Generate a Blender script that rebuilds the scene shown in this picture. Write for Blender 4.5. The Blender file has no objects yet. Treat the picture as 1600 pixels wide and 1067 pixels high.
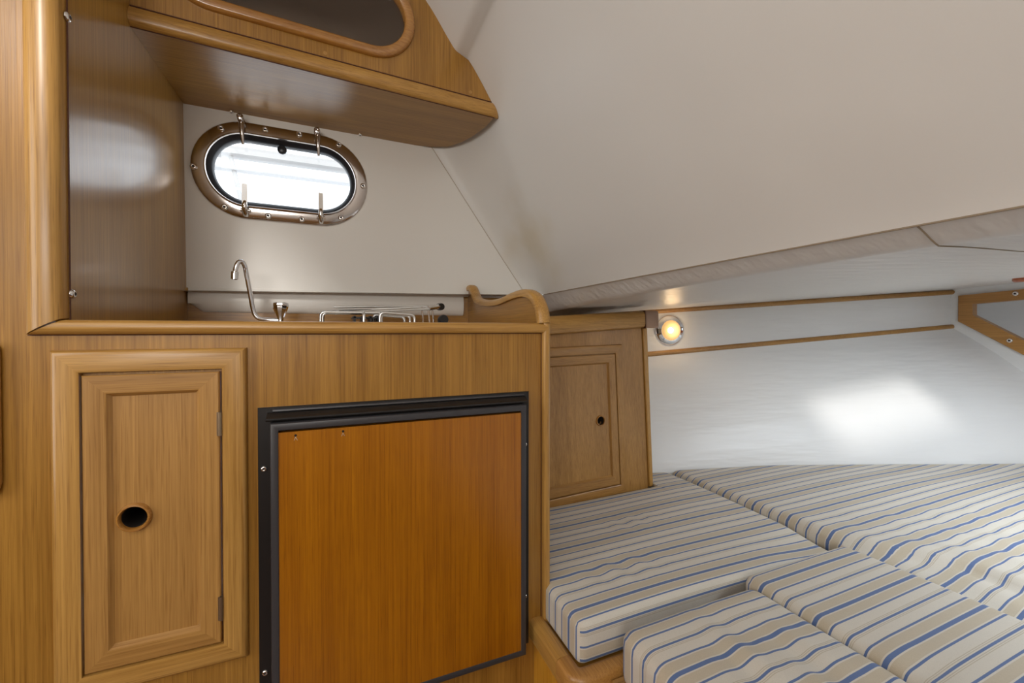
import bpy, bmesh, math, random
from math import sin, cos, pi, radians, sqrt, exp
from mathutils import Vector, Matrix
random.seed(4)

# ---------------------------------------------------------------- units: all shapes are in "cabin units"; 1 unit = 0.8 m, eye level = 1.0 m above the sole
S = 0.8
H = 1.0
def W(p): return Vector((p[0]*S, p[1]*S, p[2]*S + H))
sc = bpy.context.scene
C = sc.collection

# ---------------------------------------------------------------- camera
cam_d = bpy.data.cameras.new('camera'); cam = bpy.data.objects.new('camera', cam_d); C.objects.link(cam)
cam.location = W((0, 0, 0))
cam.rotation_euler = (radians(90 - 0.6), 0, radians(-22.5))
cam_d.sensor_width = 36.0
cam_d.lens = 36.0 * 653.0 / 1600.0
cam_d.shift_y = -11.5 / 1600.0
cam_d.clip_start = 0.01
sc.camera = cam

# ---------------------------------------------------------------- exposure, sky, sun, daylight through the openings, added port fill
sc.view_settings.view_transform = 'Standard'
sc.view_settings.look = 'None'
sc.view_settings.gamma = 1.0
sc.view_settings.use_curve_mapping = False
sc.view_settings.exposure = 0.0
wd = bpy.data.worlds.new('overcast_sky'); sc.world = wd; wd.use_nodes = True
bg = wd.node_tree.nodes['Background']
bg.inputs[0].default_value = (0.86, 0.93, 1.0, 1); bg.inputs[1].default_value = 2.6

def area(name, loc, rot, sx, sy, power, col):
    d = bpy.data.lights.new(name, 'AREA'); d.shape = 'RECTANGLE'; d.size = sx*S; d.size_y = sy*S
    d.energy = power; d.color = col
    o = bpy.data.objects.new(name, d); C.objects.link(o); o.location = W(loc); o.rotation_euler = rot
    return o
# daylight in the companionway behind the camera, faces forward (+X)
area('companionway_daylight', (-1.97, 0, 0.35), (0, radians(-90), 0), 1.5, 0.9, 7.2, (1.0, 0.955, 0.88))
# daylight in the saloon skylight (behind and above the camera)
area('skylight_daylight', (-0.95, -0.45, 1.165), (0, 0, 0), 0.7, 0.7, 1.5, (1.0, 0.98, 0.95))
# fill light added on the port side to brighten the galley wall
area('port_fill_light', (-.95, -1.60, 0.52), (radians(90), 0, 0), 1.2, 0.34, 15.5, (1.0, 0.965, 0.91))
# daylight in the deck hatch over the berth
area('hatch_daylight', (2.30, 0.0, 0.245), (0, 0, 0), 0.64, 0.64, 15, (0.82, 0.91, 1.0))
# sun through the deck hatch onto the hull side
sd = bpy.data.lights.new('sun', 'SUN'); sd.energy = 1.7; sd.angle = radians(7); sd.color = (1, 0.97, 0.93)
so = bpy.data.objects.new('sun', sd); C.objects.link(so)
so.rotation_euler = Vector((0.30, 1.22, -0.62)).to_track_quat('-Z', 'Y').to_euler()
so.location = W((0, -4, 4))

# ================================================================ materials
def lin(r, g, b):
    f = lambda c: (c/255/12.92) if c/255 <= .04045 else ((c/255+.055)/1.055)**2.4
    return (f(r), f(g), f(b), 1)
def new_mat(name):
    m = bpy.data.materials.new(name); m.use_nodes = True
    nt = m.node_tree; return m, nt, nt.nodes['Principled BSDF']
def wood(name, lo, hi, axis='z', rough=0.34, seed=0.0, coat=0.25, fine=1.0, pores=0.5):
    m, nt, b = new_mat(name); N = nt.nodes; L = nt.links
    tc = N.new('ShaderNodeTexCoord'); oi = N.new('ShaderNodeObjectInfo')
    ad = N.new('ShaderNodeVectorMath'); ad.operation = 'ADD'
    mu = N.new('ShaderNodeMath'); mu.operation = 'MULTIPLY'; mu.inputs[1].default_value = 7.3
    L.new(oi.outputs['Random'], mu.inputs[0]); L.new(tc.outputs['Object'], ad.inputs[0]); L.new(mu.outputs[0], ad.inputs[1])
    def mp(a, l):
        k = N.new('ShaderNodeMapping'); s = [a, a, a]; s['xyz'.index(axis)] = l
        k.inputs['Scale'].default_value = s; k.inputs['Location'].default_value = (seed, seed*.7, seed*1.3)
        L.new(ad.outputs[0], k.inputs[0]); return k
    n1 = N.new('ShaderNodeTexNoise'); n1.inputs['Scale'].default_value = 1; n1.inputs['Detail'].default_value = 3; n1.inputs['Distortion'].default_value = .6
    L.new(mp(22*fine, 1.3).outputs[0], n1.inputs[0])
    n2 = N.new('ShaderNodeTexNoise'); n2.inputs['Scale'].default_value = 1; n2.inputs['Detail'].default_value = 4; n2.inputs['Roughness'].default_value = .7
    L.new(mp(300*fine, 3.0).outputs[0], n2.inputs[0])
    n3 = N.new('ShaderNodeTexNoise'); n3.inputs['Scale'].default_value = 1; n3.inputs['Detail'].default_value = 2
    L.new(mp(620, 14).outputs[0], n3.inputs[0])
    def math_(op, a, bv):
        k = N.new('ShaderNodeMath'); k.operation = op
        for i, v in enumerate((a, bv)):
            if isinstance(v, (int, float)): k.inputs[i].default_value = v
            else: L.new(v, k.inputs[i])
        return k.outputs[0]
    t = math_('ADD', math_('MULTIPLY', n1.outputs[0], .40), math_('MULTIPLY', n2.outputs[0], .66))
    cr = N.new('ShaderNodeValToRGB'); cr.color_ramp.elements[0].position = .36; cr.color_ramp.elements[1].position = .72
    cr.color_ramp.elements[0].color = lo; cr.color_ramp.elements[1].color = hi
    L.new(t, cr.inputs[0])
    pr = N.new('ShaderNodeValToRGB'); pr.color_ramp.elements[0].position = .30; pr.color_ramp.elements[1].position = .46
    v = 1-.45*pores
    pr.color_ramp.elements[0].color = (v, v*.93, v*.85, 1); pr.color_ramp.elements[1].color = (1, 1, 1, 1)
    L.new(n3.outputs[0], pr.inputs[0])
    mx = N.new('ShaderNodeMix'); mx.data_type = 'RGBA'; mx.blend_type = 'MULTIPLY'; mx.inputs[0].default_value = 1
    L.new(cr.outputs[0], mx.inputs[6]); L.new(pr.outputs[0], mx.inputs[7]); L.new(mx.outputs[2], b.inputs['Base Color'])
    b.inputs['Roughness'].default_value = rough
    b.inputs['Coat Weight'].default_value = coat; b.inputs['Coat Roughness'].default_value = .22
    bp = N.new('ShaderNodeBump'); bp.inputs['Strength'].default_value = .08; bp.inputs['Distance'].default_value = .002
    L.new(n2.outputs[0], bp.inputs['Height']); L.new(bp.outputs[0], b.inputs['Normal'])
    return m
def plain(name, col, rough=.5, metal=0., spec=.5, noise=0, bump=0, coat=0):
    m, nt, b = new_mat(name); N = nt.nodes; L = nt.links
    b.inputs['Base Color'].default_value = col; b.inputs['Roughness'].default_value = rough
    b.inputs['Metallic'].default_value = metal; b.inputs['Specular IOR Level'].default_value = spec
    b.inputs['Coat Weight'].default_value = coat
    tc = N.new('ShaderNodeTexCoord'); n = N.new('ShaderNodeTexNoise'); n.inputs['Scale'].default_value = noise or 40
    n.inputs['Detail'].default_value = 4
    L.new(tc.outputs['Object'], n.inputs[0])
    mx = N.new('ShaderNodeMix'); mx.data_type = 'RGBA'; mx.inputs[6].default_value = tuple(c*.93 for c in col[:3])+(1,); mx.inputs[7].default_value = col
    L.new(n.outputs[0], mx.inputs[0]); L.new(mx.outputs[2], b.inputs['Base Color'])
    if bump:
        bp = N.new('ShaderNodeBump'); bp.inputs['Strength'].default_value = bump; bp.inputs['Distance'].default_value = .002
        L.new(n.outputs[0], bp.inputs['Height']); L.new(bp.outputs[0], b.inputs['Normal'])
    return m
def vinyl(name, col, rough=.38, streak=None, stain=None):
    m, nt, b = new_mat(name); N = nt.nodes; L = nt.links
    tc = N.new('ShaderNodeTexCoord')
    n = N.new('ShaderNodeTexNoise'); n.inputs['Scale'].default_value = 2.2; n.inputs['Detail'].default_value = 5
    L.new(tc.outputs['Object'], n.inputs[0])
    mx = N.new('ShaderNodeMix'); mx.data_type = 'RGBA'; mx.inputs[6].default_value = tuple(c*.93 for c in col[:3])+(1,); mx.inputs[7].default_value = col
    L.new(n.outputs[0], mx.inputs[0]); L.new(mx.outputs[2], b.inputs['Base Color'])
    if stain:      # old yellow damp stain in the headliner
        vd = N.new('ShaderNodeVectorMath'); vd.operation = 'DISTANCE'; vd.inputs[1].default_value = stain[0]; L.new(tc.outputs['Object'], vd.inputs[0])
        sn = N.new('ShaderNodeTexNoise'); sn.inputs['Scale'].default_value = 9; L.new(tc.outputs['Object'], sn.inputs[0])
        sa = N.new('ShaderNodeMath'); sa.operation = 'MULTIPLY_ADD'; sa.inputs[1].default_value = .22; L.new(sn.outputs[0], sa.inputs[0]); L.new(vd.outputs['Value'], sa.inputs[2])
        sr = N.new('ShaderNodeMapRange'); sr.interpolation_type = 'SMOOTHSTEP'; sr.inputs[1].default_value = .10; sr.inputs[2].default_value = .10+stain[1]; sr.inputs[3].default_value = .75; sr.inputs[4].default_value = 0
        L.new(sa.outputs[0], sr.inputs[0])
        sx = N.new('ShaderNodeMix'); sx.data_type = 'RGBA'; sx.inputs[7].default_value = (col[0]*.84, col[1]*.76, col[2]*.60, 1)
        L.new(sr.outputs[0], sx.inputs[0]); L.new(mx.outputs[2], sx.inputs[6]); L.new(sx.outputs[2], b.inputs['Base Color'])
    b.inputs['Roughness'].default_value = rough; b.inputs['Specular IOR Level'].default_value = .4
    f = N.new('ShaderNodeTexNoise'); f.inputs['Scale'].default_value = 420; f.inputs['Detail'].default_value = 2
    L.new(tc.outputs['Object'], f.inputs[0])
    g = N.new('ShaderNodeTexNoise'); g.inputs['Scale'].default_value = 5; g.inputs['Detail'].default_value = 2
    mp = N.new('ShaderNodeMapping'); mp.inputs['Scale'].default_value = streak or (1, 1, 1)
    L.new(tc.outputs['Object'], mp.inputs[0]); L.new(mp.outputs[0], g.inputs[0])
    b1 = N.new('ShaderNodeBump'); b1.inputs['Strength'].default_value = .10; b1.inputs['Distance'].default_value = .001
    b2 = N.new('ShaderNodeBump'); b2.inputs['Strength'].default_value = .30; b2.inputs['Distance'].default_value = .012
    L.new(g.outputs[0], b2.inputs['Height']); L.new(f.outputs[0], b1.inputs['Height']); L.new(b2.outputs[0], b1.inputs['Normal'])
    L.new(b1.outputs[0], b.inputs['Normal'])
    return m

LO, HI = lin(130, 88, 28), lin(178, 130, 54)
M = {}
for ax in 'xyz':
    M['oak_'+ax] = wood('oak_veneer_'+ax, LO, HI, ax)
    M['trim_'+ax] = wood('solid_oak_'+ax, lin(154, 110, 48), lin(198, 152, 80), ax, rough=.38, coat=.22, pores=.6)
    M['pale_'+ax] = wood('pale_oak_'+ax, lin(144, 102, 48), lin(186, 140, 76), ax, rough=.4, coat=.15)
M['gloss_z'] = wood('varnished_oak_bulkhead', lin(138, 98, 36), lin(180, 136, 62), 'z', rough=.30, coat=.6)
M['gloss_z'].node_tree.nodes['Principled BSDF'].inputs['Coat Roughness'].default_value = .17
M['gloss_x'] = wood('varnished_oak_underside', lin(138, 98, 36), lin(180, 136, 62), 'x', rough=.36, coat=.35)
M['gloss_x'].node_tree.nodes['Principled BSDF'].inputs['Coat Roughness'].default_value = .30
M['fridge_wood'] = wood('orange_teak_veneer', lin(136, 78, 4), lin(178, 112, 10), 'z', rough=.3, seed=3, coat=.5)
M['bow_wood'] = wood('golden_oak', lin(154, 106, 50), lin(194, 144, 76), 'y', rough=.4)
M['yellow_ply'] = wood('yellow_varnished_ply', lin(190, 128, 30), lin(222, 164, 56), 'z', rough=.25, coat=.6)
M['red_ply'] = wood('reddish_varnished_ply', lin(140, 66, 28), lin(182, 96, 48), 'z', rough=.3, coat=.5)
M['groove'] = plain('dark_glue_line', lin(84, 44, 22), .7)
M['vinyl'] = vinyl('cream_vinyl_headliner', (.72, .70, .66, 1), stain=((.70*S, 1.50*S, .33*S+H), .20))
M['vinyl_lit_wall'] = vinyl('cream_vinyl_lit_wall', (.80, .775, .725, 1))  # same vinyl as the headliner, lightened; the wall's brightness is in the colour
M['soffit'] = vinyl('cream_vinyl_soffit', (.76, .745, .72, 1), .30, (1.2, 9, 9))
M['hull'] = vinyl('white_hull_liner', (.80, .80, .79, 1), .36, (.6, 2, 6))
M['seam'] = plain('tan_seam_thread', lin(150, 134, 112), .8)
M['seam_light'] = plain('pale_seam_thread', lin(184, 168, 146), .8)
M['steel'] = plain('polished_stainless', (.80, .78, .76, 1), .14, 1.0, noise=8)
M['bronze'] = plain('warm_polished_stainless', (.62, .57, .54, 1), .16, 1.0, noise=6)
M['chrome'] = plain('chrome', (.88, .89, .92, 1), .10, 1.0)
M['wire'] = plain('satin_steel_wire', (.78, .78, .76, 1), .28, 1.0)
M['black'] = plain('black_plastic', (.010, .009, .009, 1), .38)
M['rubber'] = plain('black_rubber_gasket', (.012, .014, .02, 1), .35)
M['edging'] = plain('dark_grey_door_edging', (.045, .043, .046, 1), .33)
M['hole'] = plain('dark_hole', (.012, .007, .004, 1), .8)  # near-black colour stands in for the shade inside the finger holes
M['ring'] = wood('turned_wooden_ring', lin(148, 98, 42), lin(186, 134, 66), 'x', rough=.2, coat=.8)
M['brownpl'] = plain('brown_plastic_cap', lin(172, 140, 116), .4)
M['brass'] = plain('aged_brass_hinge', lin(150, 130, 105), .35, .8)
M['white_gel'] = plain('white_gelcoat', (.72, .73, .74, 1), .35)
M['sole'] = wood('teak_sole', lin(90, 52, 26), lin(140, 88, 48), 'x', rough=.4)
M['dock_grey'] = plain('weathered_grey_rail', (.45, .45, .45, 1), .8, noise=90)
M['dock_pale'] = plain('pale_rail', (.50, .51, .52, 1), .8)
# thin glass
def glass(name, tint=(1, 1, 1, 1), gl=.06, rough=.02):
    m = bpy.data.materials.new(name); m.use_nodes = True; nt = m.node_tree; N = nt.nodes; L = nt.links
    N.remove(N['Principled BSDF']); out = N['Material Output']
    t = N.new('ShaderNodeBsdfTransparent'); t.inputs[0].default_value = tint
    g = N.new('ShaderNodeBsdfGlossy'); g.inputs['Roughness'].default_value = rough
    lw = N.new('ShaderNodeValue'); lw.outputs[0].default_value = gl
    mx = N.new('ShaderNodeMixShader'); L.new(lw.outputs[0], mx.inputs[0]); L.new(t.outputs[0], mx.inputs[1]); L.new(g.outputs[0], mx.inputs[2])
    L.new(mx.outputs[0], out.inputs[0]); return m
M['glass'] = glass('clear_glass')
M['acrylic'] = glass('clear_hatch_acrylic')
# smoked sliding panel: part see-through, part brown haze
m = bpy.data.materials.new('smoked_acrylic'); m.use_nodes = True; nt = m.node_tree; N = nt.nodes; L = nt.links
b = N['Principled BSDF']; b.inputs['Base Color'].default_value = (.13, .098, .076, 1); b.inputs['Roughness'].default_value = .12
t = N.new('ShaderNodeBsdfTransparent'); t.inputs[0].default_value = (.85, .8, .75, 1)
mx = N.new('ShaderNodeMixShader'); mx.inputs[0].default_value = .32
L.new(t.outputs[0], mx.inputs[1]); L.new(b.outputs[0], mx.inputs[2]); L.new(mx.outputs[0], N['Material Output'].inputs[0])
M['smoked'] = m
# lamp lens
m, nt, b = new_mat('lit_lamp_lens'); b.inputs['Base Color'].default_value = (.9, .7, .4, 1); b.inputs['Roughness'].default_value = .15
b.inputs['Emission Color'].default_value = (1, .58, .20, 1); b.inputs['Emission Strength'].default_value = .55
M['lens'] = m
m, nt, b = new_mat('lit_bulb'); b.inputs['Emission Color'].default_value = (1, .86, .58, 1); b.inputs['Emission Strength'].default_value = 9
M['bulb'] = m
# striped ticking: UV.y carries the distance across the stripes (in units)
def ticking():
    m, nt, b = new_mat('striped_ticking'); N = nt.nodes; L = nt.links
    uv = N.new('ShaderNodeUVMap'); uv.uv_map = 'UVMap'
    sp = N.new('ShaderNodeSeparateXYZ'); L.new(uv.outputs[0], sp.inputs[0])
    def mth(op, a, bb=0., c=None):
        k = N.new('ShaderNodeMath'); k.operation = op
        for i, v in enumerate((a, bb) if c is None else (a, bb, c)):
            if isinstance(v, (int, float)): k.inputs[i].default_value = v
            else: L.new(v, k.inputs[i])
        return k.outputs[0]
    ph = mth('FRACT', mth('ADD', mth('MULTIPLY', mth('SUBTRACT', sp.outputs[1], .6128), 1/.1328), 20.5))
    d = mth('ABSOLUTE', mth('SUBTRACT', ph, .5))       # 0 = thick blue, .25 = thin, .5 = thin with pinstripes
    cream = (.63, .585, .505, 1); beige = (.525, .455, .345, 1); blue = (.11, .17, .34, 1); tan = (.50, .44, .34, 1)
    cr = N.new('ShaderNodeValToRGB'); r = cr.color_ramp; r.interpolation = 'CONSTANT'
    stops = [(0, blue), (.035, cream), (.058, beige), (.206, cream), (.230, blue), (.265, cream), (.425, tan), (.434, cream), (.449, tan), (.458, cream), (.480, blue)]
    r.elements[0].position = 0; r.elements[0].color = blue
    r.elements[1].position = stops[1][0]; r.elements[1].color = cream
    for p, c in stops[2:]:
        e = r.elements.new(p); e.color = c
    L.new(d, cr.inputs[0])
    tc = N.new('ShaderNodeTexCoord')
    n = N.new('ShaderNodeTexNoise'); n.inputs['Scale'].default_value = 900; L.new(tc.outputs['Object'], n.inputs[0])
    mr = N.new('ShaderNodeMapRange'); mr.inputs[3].default_value = .86; mr.inputs[4].default_value = 1.1
    L.new(n.outputs[0], mr.inputs[0])
    mx = N.new('ShaderNodeMix'); mx.data_type = 'RGBA'; mx.blend_type = 'MULTIPLY'; mx.inputs[0].default_value = 1
    L.new(cr.outputs[0], mx.inputs[6]); L.new(mr.outputs[0], mx.inputs[7]); L.new(mx.outputs[2], b.inputs['Base Color'])
    b.inputs['Roughness'].default_value = .85; b.inputs['Sheen Weight'].default_value = .15; b.inputs['Specular IOR Level'].default_value = .25
    g = N.new('ShaderNodeTexNoise'); g.inputs['Scale'].default_value = 14; g.inputs['Detail'].default_value = 4; L.new(tc.outputs['Object'], g.inputs[0])
    b2 = N.new('ShaderNodeBump'); b2.inputs['Strength'].default_value = .35; b2.inputs['Distance'].default_value = .006; L.new(g.outputs[0], b2.inputs['Height'])
    b1 = N.new('ShaderNodeBump'); b1.inputs['Strength'].default_value = .15; b1.inputs['Distance'].default_value = .0008
    L.new(n.outputs[0], b1.inputs['Height']); L.new(b2.outputs[0], b1.inputs['Normal']); L.new(b1.outputs[0], b.inputs['Normal'])
    return m
M['ticking'] = ticking()
M['piping'] = plain('cream_piping', (.62, .57, .47, 1), .9)

# ================================================================ mesh helpers
class MB:
    def __init__(s): s.v = []; s.f = []; s.m = []; s.uv = None
    def add(s, vs, fs, mi=0):
        o = len(s.v); s.v += [tuple(v) for v in vs]; s.f += [tuple(i+o for i in f) for f in fs]; s.m += [mi]*len(fs); return s
    def box(s, x0, x1, y0, y1, z0, z1, mi=0, fn=None):
        p = [(x, y, z) for x in (x0, x1) for y in (y0, y1) for z in (z0, z1)]
        if fn: p = [fn(*q) for q in p]
        return s.add(p, [(0, 1, 3, 2), (4, 6, 7, 5), (0, 4, 5, 1), (2, 3, 7, 6), (0, 2, 6, 4), (1, 5, 7, 3)], mi)
    def prism(s, poly, a, b_, fn, mi=0):
        """poly in (u,v), extruded w=a..b_; fn(u,v,w)->point"""
        n = len(poly); p = [fn(u, v, a) for u, v in poly] + [fn(u, v, b_) for u, v in poly]
        f = [tuple(range(n-1, -1, -1)), tuple(range(n, 2*n))] + [(i, (i+1) % n, n+(i+1) % n, n+i) for i in range(n)]
        return s.add(p, f, mi)
    def tube(s, pts, r, seg=10, closed=False, mi=0, caps=True):
        pts = [Vector(p) for p in pts]; n = len(pts); rr = r if isinstance(r, (list, tuple)) else [r]*n
        vs = []; up = None
        for i, p in enumerate(pts):
            if closed: t = pts[(i+1) % n]-pts[i-1]
            else: t = pts[min(i+1, n-1)]-pts[max(i-1, 0)]
            t.normalize()
            if up is None: up = t.orthogonal().normalized()
            up = (up - t*up.dot(t)); up = up.normalized() if up.length > 1e-6 else t.orthogonal().normalized()
            sd_ = t.cross(up)
            for k in range(seg):
                a = 2*pi*k/seg; vs.append(p + (up*cos(a)+sd_*sin(a))*rr[i])
        fs = []
        for i in range(n if closed else n-1):
            j = (i+1) % n
            for k in range(seg): k2 = (k+1) % seg; fs.append((i*seg+k, i*seg+k2, j*seg+k2, j*seg+k))
        if caps and not closed: fs += [tuple(range(seg-1, -1, -1)), tuple((n-1)*seg+k for k in range(seg))]
        return s.add(vs, fs, mi)
    def lathe(s, prof, o, ax, seg=32, mi=0, sx=1., caps=False):
        """prof: (radius, height along ax)"""
        o = Vector(o); ax = Vector(ax).normalized(); u = Vector((0, 0, 1)) if abs(ax.z) < .9 else Vector((1, 0, 0))
        u = (u-ax*u.dot(ax)).normalized(); w = ax.cross(u); vs = []; fs = []
        for r, h in prof:
            for k in range(seg): a = 2*pi*k/seg; vs.append(o+ax*h+(u*cos(a)+w*sin(a)*sx)*r)
        for i in range(len(prof)-1):
            for k in range(seg): k2 = (k+1) % seg; fs.append((i*seg+k, i*seg+k2, (i+1)*seg+k2, (i+1)*seg+k))
        if caps: fs += [tuple(range(seg)), tuple((len(prof)-1)*seg+k for k in range(seg))]
        return s.add(vs, fs, mi)
    def grid(s, rows, mi=0, skip=None):
        nr = len(rows); nc = len(rows[0]); vs = [p for r in rows for p in r]
        fs = [(i*nc+j, i*nc+j+1, (i+1)*nc+j+1, (i+1)*nc+j) for i in range(nr-1) for j in range(nc-1) if not (skip and skip(i, j))]
        return s.add(vs, fs, mi)
    def sweep_loop(s, loops, mi=0, close=True):
        """loops: list of closed point loops, joined one to the next"""
        n = len(loops[0]); vs = [p for l in loops for p in l]; k = len(loops)
        fs = [(i*n+j, i*n+(j+1) % n, (i+1)*n+(j+1) % n, (i+1)*n+j) for i in range(k-1) for j in range(n)]
        return s.add(vs, fs, mi)
    def moulding(s, u0, u1, v0, v1, prof, fn, mh=0, mv=1):
        """mitred rectangular moulding; prof (inset, height)"""
        for side in range(4):
            rows = []
            for ins, w in prof:
                a, b_, c, d = u0+ins, u1-ins, v0+ins, v1-ins
                e = [((a, c), (b_, c)), ((b_, c), (b_, d)), ((b_, d), (a, d)), ((a, d), (a, c))][side]
                rows.append([fn(e[0][0], e[0][1], w), fn(e[1][0], e[1][1], w)])
            s.grid(rows, mh if side in (0, 2) else mv)
        return s
    def build(s, name, mats, parent=None, smooth=35, bevel=0, segs=2, base=None, subsurf=0, weld=True):
        me = bpy.data.meshes.new(name)
        off = base if base is not None else (parent['_w'] if parent is not None and '_w' in parent else None)
        org = Vector(off) if off is not None else Vector((0, 0, 0))
        me.from_pydata([tuple(W(v)-org) for v in s.v], [], s.f)
        for mm in (mats if isinstance(mats, (list, tuple)) else [mats]): me.materials.append(M[mm])
        me.polygons.foreach_set('material_index', s.m)
        if s.uv:
            ul = me.uv_layers.new(name='UVMap')
            flat = []
            for f in s.uv:
                for q in f: flat += list(q)
            ul.data.foreach_set('uv', flat)
        bm = bmesh.new(); bm.from_mesh(me)
        if weld: bmesh.ops.remove_doubles(bm, verts=bm.verts, dist=1e-5)
        bmesh.ops.recalc_face_normals(bm, faces=bm.faces)
        bm.to_mesh(me); bm.free()
        if smooth:
            me.polygons.foreach_set('use_smooth', [True]*len(me.polygons)); me.set_sharp_from_angle(angle=radians(smooth))
        o = bpy.data.objects.new(name, me); C.objects.link(o)
        if parent is not None:
            o.parent = parent; o['_w'] = list(off) if off is not None else [0, 0, 0]
        elif base is not None:
            o.location = org; o['_w'] = list(org)
        else: o['_w'] = [0, 0, 0]
        if bevel:
            b = o.modifiers.new('bevel', 'BEVEL'); b.width = bevel*S; b.segments = segs; b.limit_method = 'ANGLE'; b.angle_limit = radians(40)
            b.harden_normals = False
        if subsurf:
            q = o.modifiers.new('sub', 'SUBSURF'); q.levels = subsurf; q.render_levels = subsurf
        return o
def thing(name, label, cat, loc, group=None):
    o = bpy.data.objects.new(name, None); C.objects.link(o); o.location = W(loc); o.empty_display_size = .05
    o['_w'] = list(o.location); o['label'] = label; o['category'] = cat
    if group: o['group'] = group
    return o
def tag(o, label, cat, group=None):
    o['label'] = label; o['category'] = cat
    if group: o['group'] = group
    return o
def struct(o): o['kind'] = 'structure'; return o
def cr_spline(pts, n=6):
    P = [Vector(p) for p in pts]; out = []
    for i in range(len(P)-1):
        a = P[max(i-1, 0)]; b_ = P[i]; c = P[i+1]; d = P[min(i+2, len(P)-1)]
        for k in range(n):
            t = k/n; out.append(.5*((2*b_)+(c-a)*t+(2*a-5*b_+4*c-d)*t*t+(3*b_-a-3*c+d)*t*t*t))
    out.append(P[-1]); return out
def capsule(cu, cv, hs, r, n=20):
    """stadium outline, straight half length hs"""
    return [(cu+hs+r*cos(a), cv+r*sin(a)) for a in [-pi/2+pi*k/n for k in range(n+1)]] + \
           [(cu-hs+r*cos(a), cv+r*sin(a)) for a in [pi/2+pi*k/n for k in range(n+1)]]
def smooth01(t): t = max(0, min(1, t)); return t*t*(3-2*t)
def lerp(a, b_, t): return a+(b_-a)*t
def interp(pts, x):
    if x <= pts[0][0]:
        (a, b_), (c, d) = pts[0], pts[1]
    elif x >= pts[-1][0]:
        (a, b_), (c, d) = pts[-2], pts[-1]
    else:
        for i in range(len(pts)-1):
            if pts[i][0] <= x <= pts[i+1][0]: (a, b_), (c, d) = pts[i], pts[i+1]; break
    return b_+(d-b_)*(x-a)/(c-a)
# screws: one mesh each kind, copied
def screw_mesh(r):
    mb = MB(); mb.lathe([(r, 0), (r*.95, r*.25), (r*.7, r*.48), (r*.36, r*.56), (r*.30, r*.30), (.0001, r*.30)], (0, 0, 0), (0, 0, 1), 14)
    mb.m = [1 if i >= 14*3 else 0 for i in range(len(mb.f))]
    me = bpy.data.meshes.new('screw'); me.from_pydata([tuple(Vector(v)*S) for v in mb.v], [], mb.f)
    me.materials.append(M['steel']); me.materials.append(M['edging'])
    me.polygons.foreach_set('material_index', mb.m); me.polygons.foreach_set('use_smooth', [True]*len(me.polygons)); return me
SCREW = {}
def screw(parent, loc, nrm, r=.008, name='screw'):
    if r not in SCREW: SCREW[r] = screw_mesh(r)
    o = bpy.data.objects.new(name, SCREW[r]); C.objects.link(o); o.parent = parent
    o.location = W(loc)-Vector(parent['_w']); o.rotation_euler = Vector(nrm).to_track_quat('Z', 'Y').to_euler()
    return o

# ================================================================ the shell
def wallY(x, z): return 1.66+.03*x-.03*z
PROF = [(.81, .158), (.795, .19), (.735, .295), (.64, .468), (.56, .614), (.4787, .7613), (.425, .843), (.396, .880), (.377, .889), (.352, .899), (.33, .925), (.255, 1.0255), (.16, 1.10), (.02, 1.155), (-.2, 1.185), (-.6, 1.20), (-1.2, 1.20), (-2.0, 1.19)]
prof = [(p[0], p[1]) for p in [q for q in cr_spline([(a, b_, 0) for a, b_ in PROF], 5)]]
def filR(z): return max(.05, min(.22, .06+.19*(z-.18)))
SKX, SKY = (-1.3, -.6), (-.8, -.1)     # skylight opening
ys = [-1.1, -.8, -.45, -.1, .1, .35, .6, .85, 1.1]
def rake_row(x, z):
    R = filR(z); Xs = x-R; Yw = wallY(Xs, z); row = []
    Ry = 1.7*R; yy = Yw-Ry
    dz = lambda y: -.003*y*y if z < .2 else 0
    for k in range(10, 0, -1): a = pi/2*k/10; row.append((Xs+R*cos(a), -(yy+Ry*sin(a)), z+dz(1.6)))
    row.append((x, -yy, z+dz(1.6)))
    for y in ys: row.append((x, y, z+dz(y)))
    row.append((x, yy, z+dz(1.6)))
    for k in range(1, 11): a = pi/2*k/10; row.append((Xs+R*cos(a), yy+Ry*sin(a), z+dz(1.6)))
    return row
mb = MB(); rows = [rake_row(*p) for p in prof]
def sk_skip(i, j):
    a, b_ = rows[i][j], rows[i+1][j+1]
    xm, ym = (a[0]+b_[0])/2, (a[1]+b_[1])/2
    return a[2] > 1.1 and SKX[0] < xm < SKX[1] and SKY[0] < ym < SKY[1]
mb.grid(rows, skip=sk_skip); ceiling = struct(mb.build('ceiling', 'vinyl', smooth=60))
# headliner seam where the raked face meets the side wall
sm = MB(); sm.tube([(x-filR(z), wallY(x-filR(z), z)-.0012, z) for x, z in prof if z < .80], .0011, 6)
sm.build('seam', 'seam_light', ceiling, base=(0, 0, 0))
# porthole wall, follows the same heights
def zrows():
    zz = [p for p in prof if p[0] > -.1 and p[1] >= .158]
    return zz
mb = MB(); rws = []
for x, z in [(.822, .136)]+zrows():
    Xs = x-filR(z); xs = [-2.0, -1.0, -.46, -.3, -.15, 0, .15]+[.15+(Xs-.15)*k/4 for k in range(1, 5)] if Xs > .2 else [-2.0, -1.0, -.46, -.3, -.15]+[-.15+(Xs+.15)*k/6 for k in range(1, 7)]
    rws.append([(q, wallY(q, z), z) for q in xs])
mb.grid(rws); wall_back = struct(mb.build('wall_back', 'vinyl_lit_wall', smooth=60))
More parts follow.
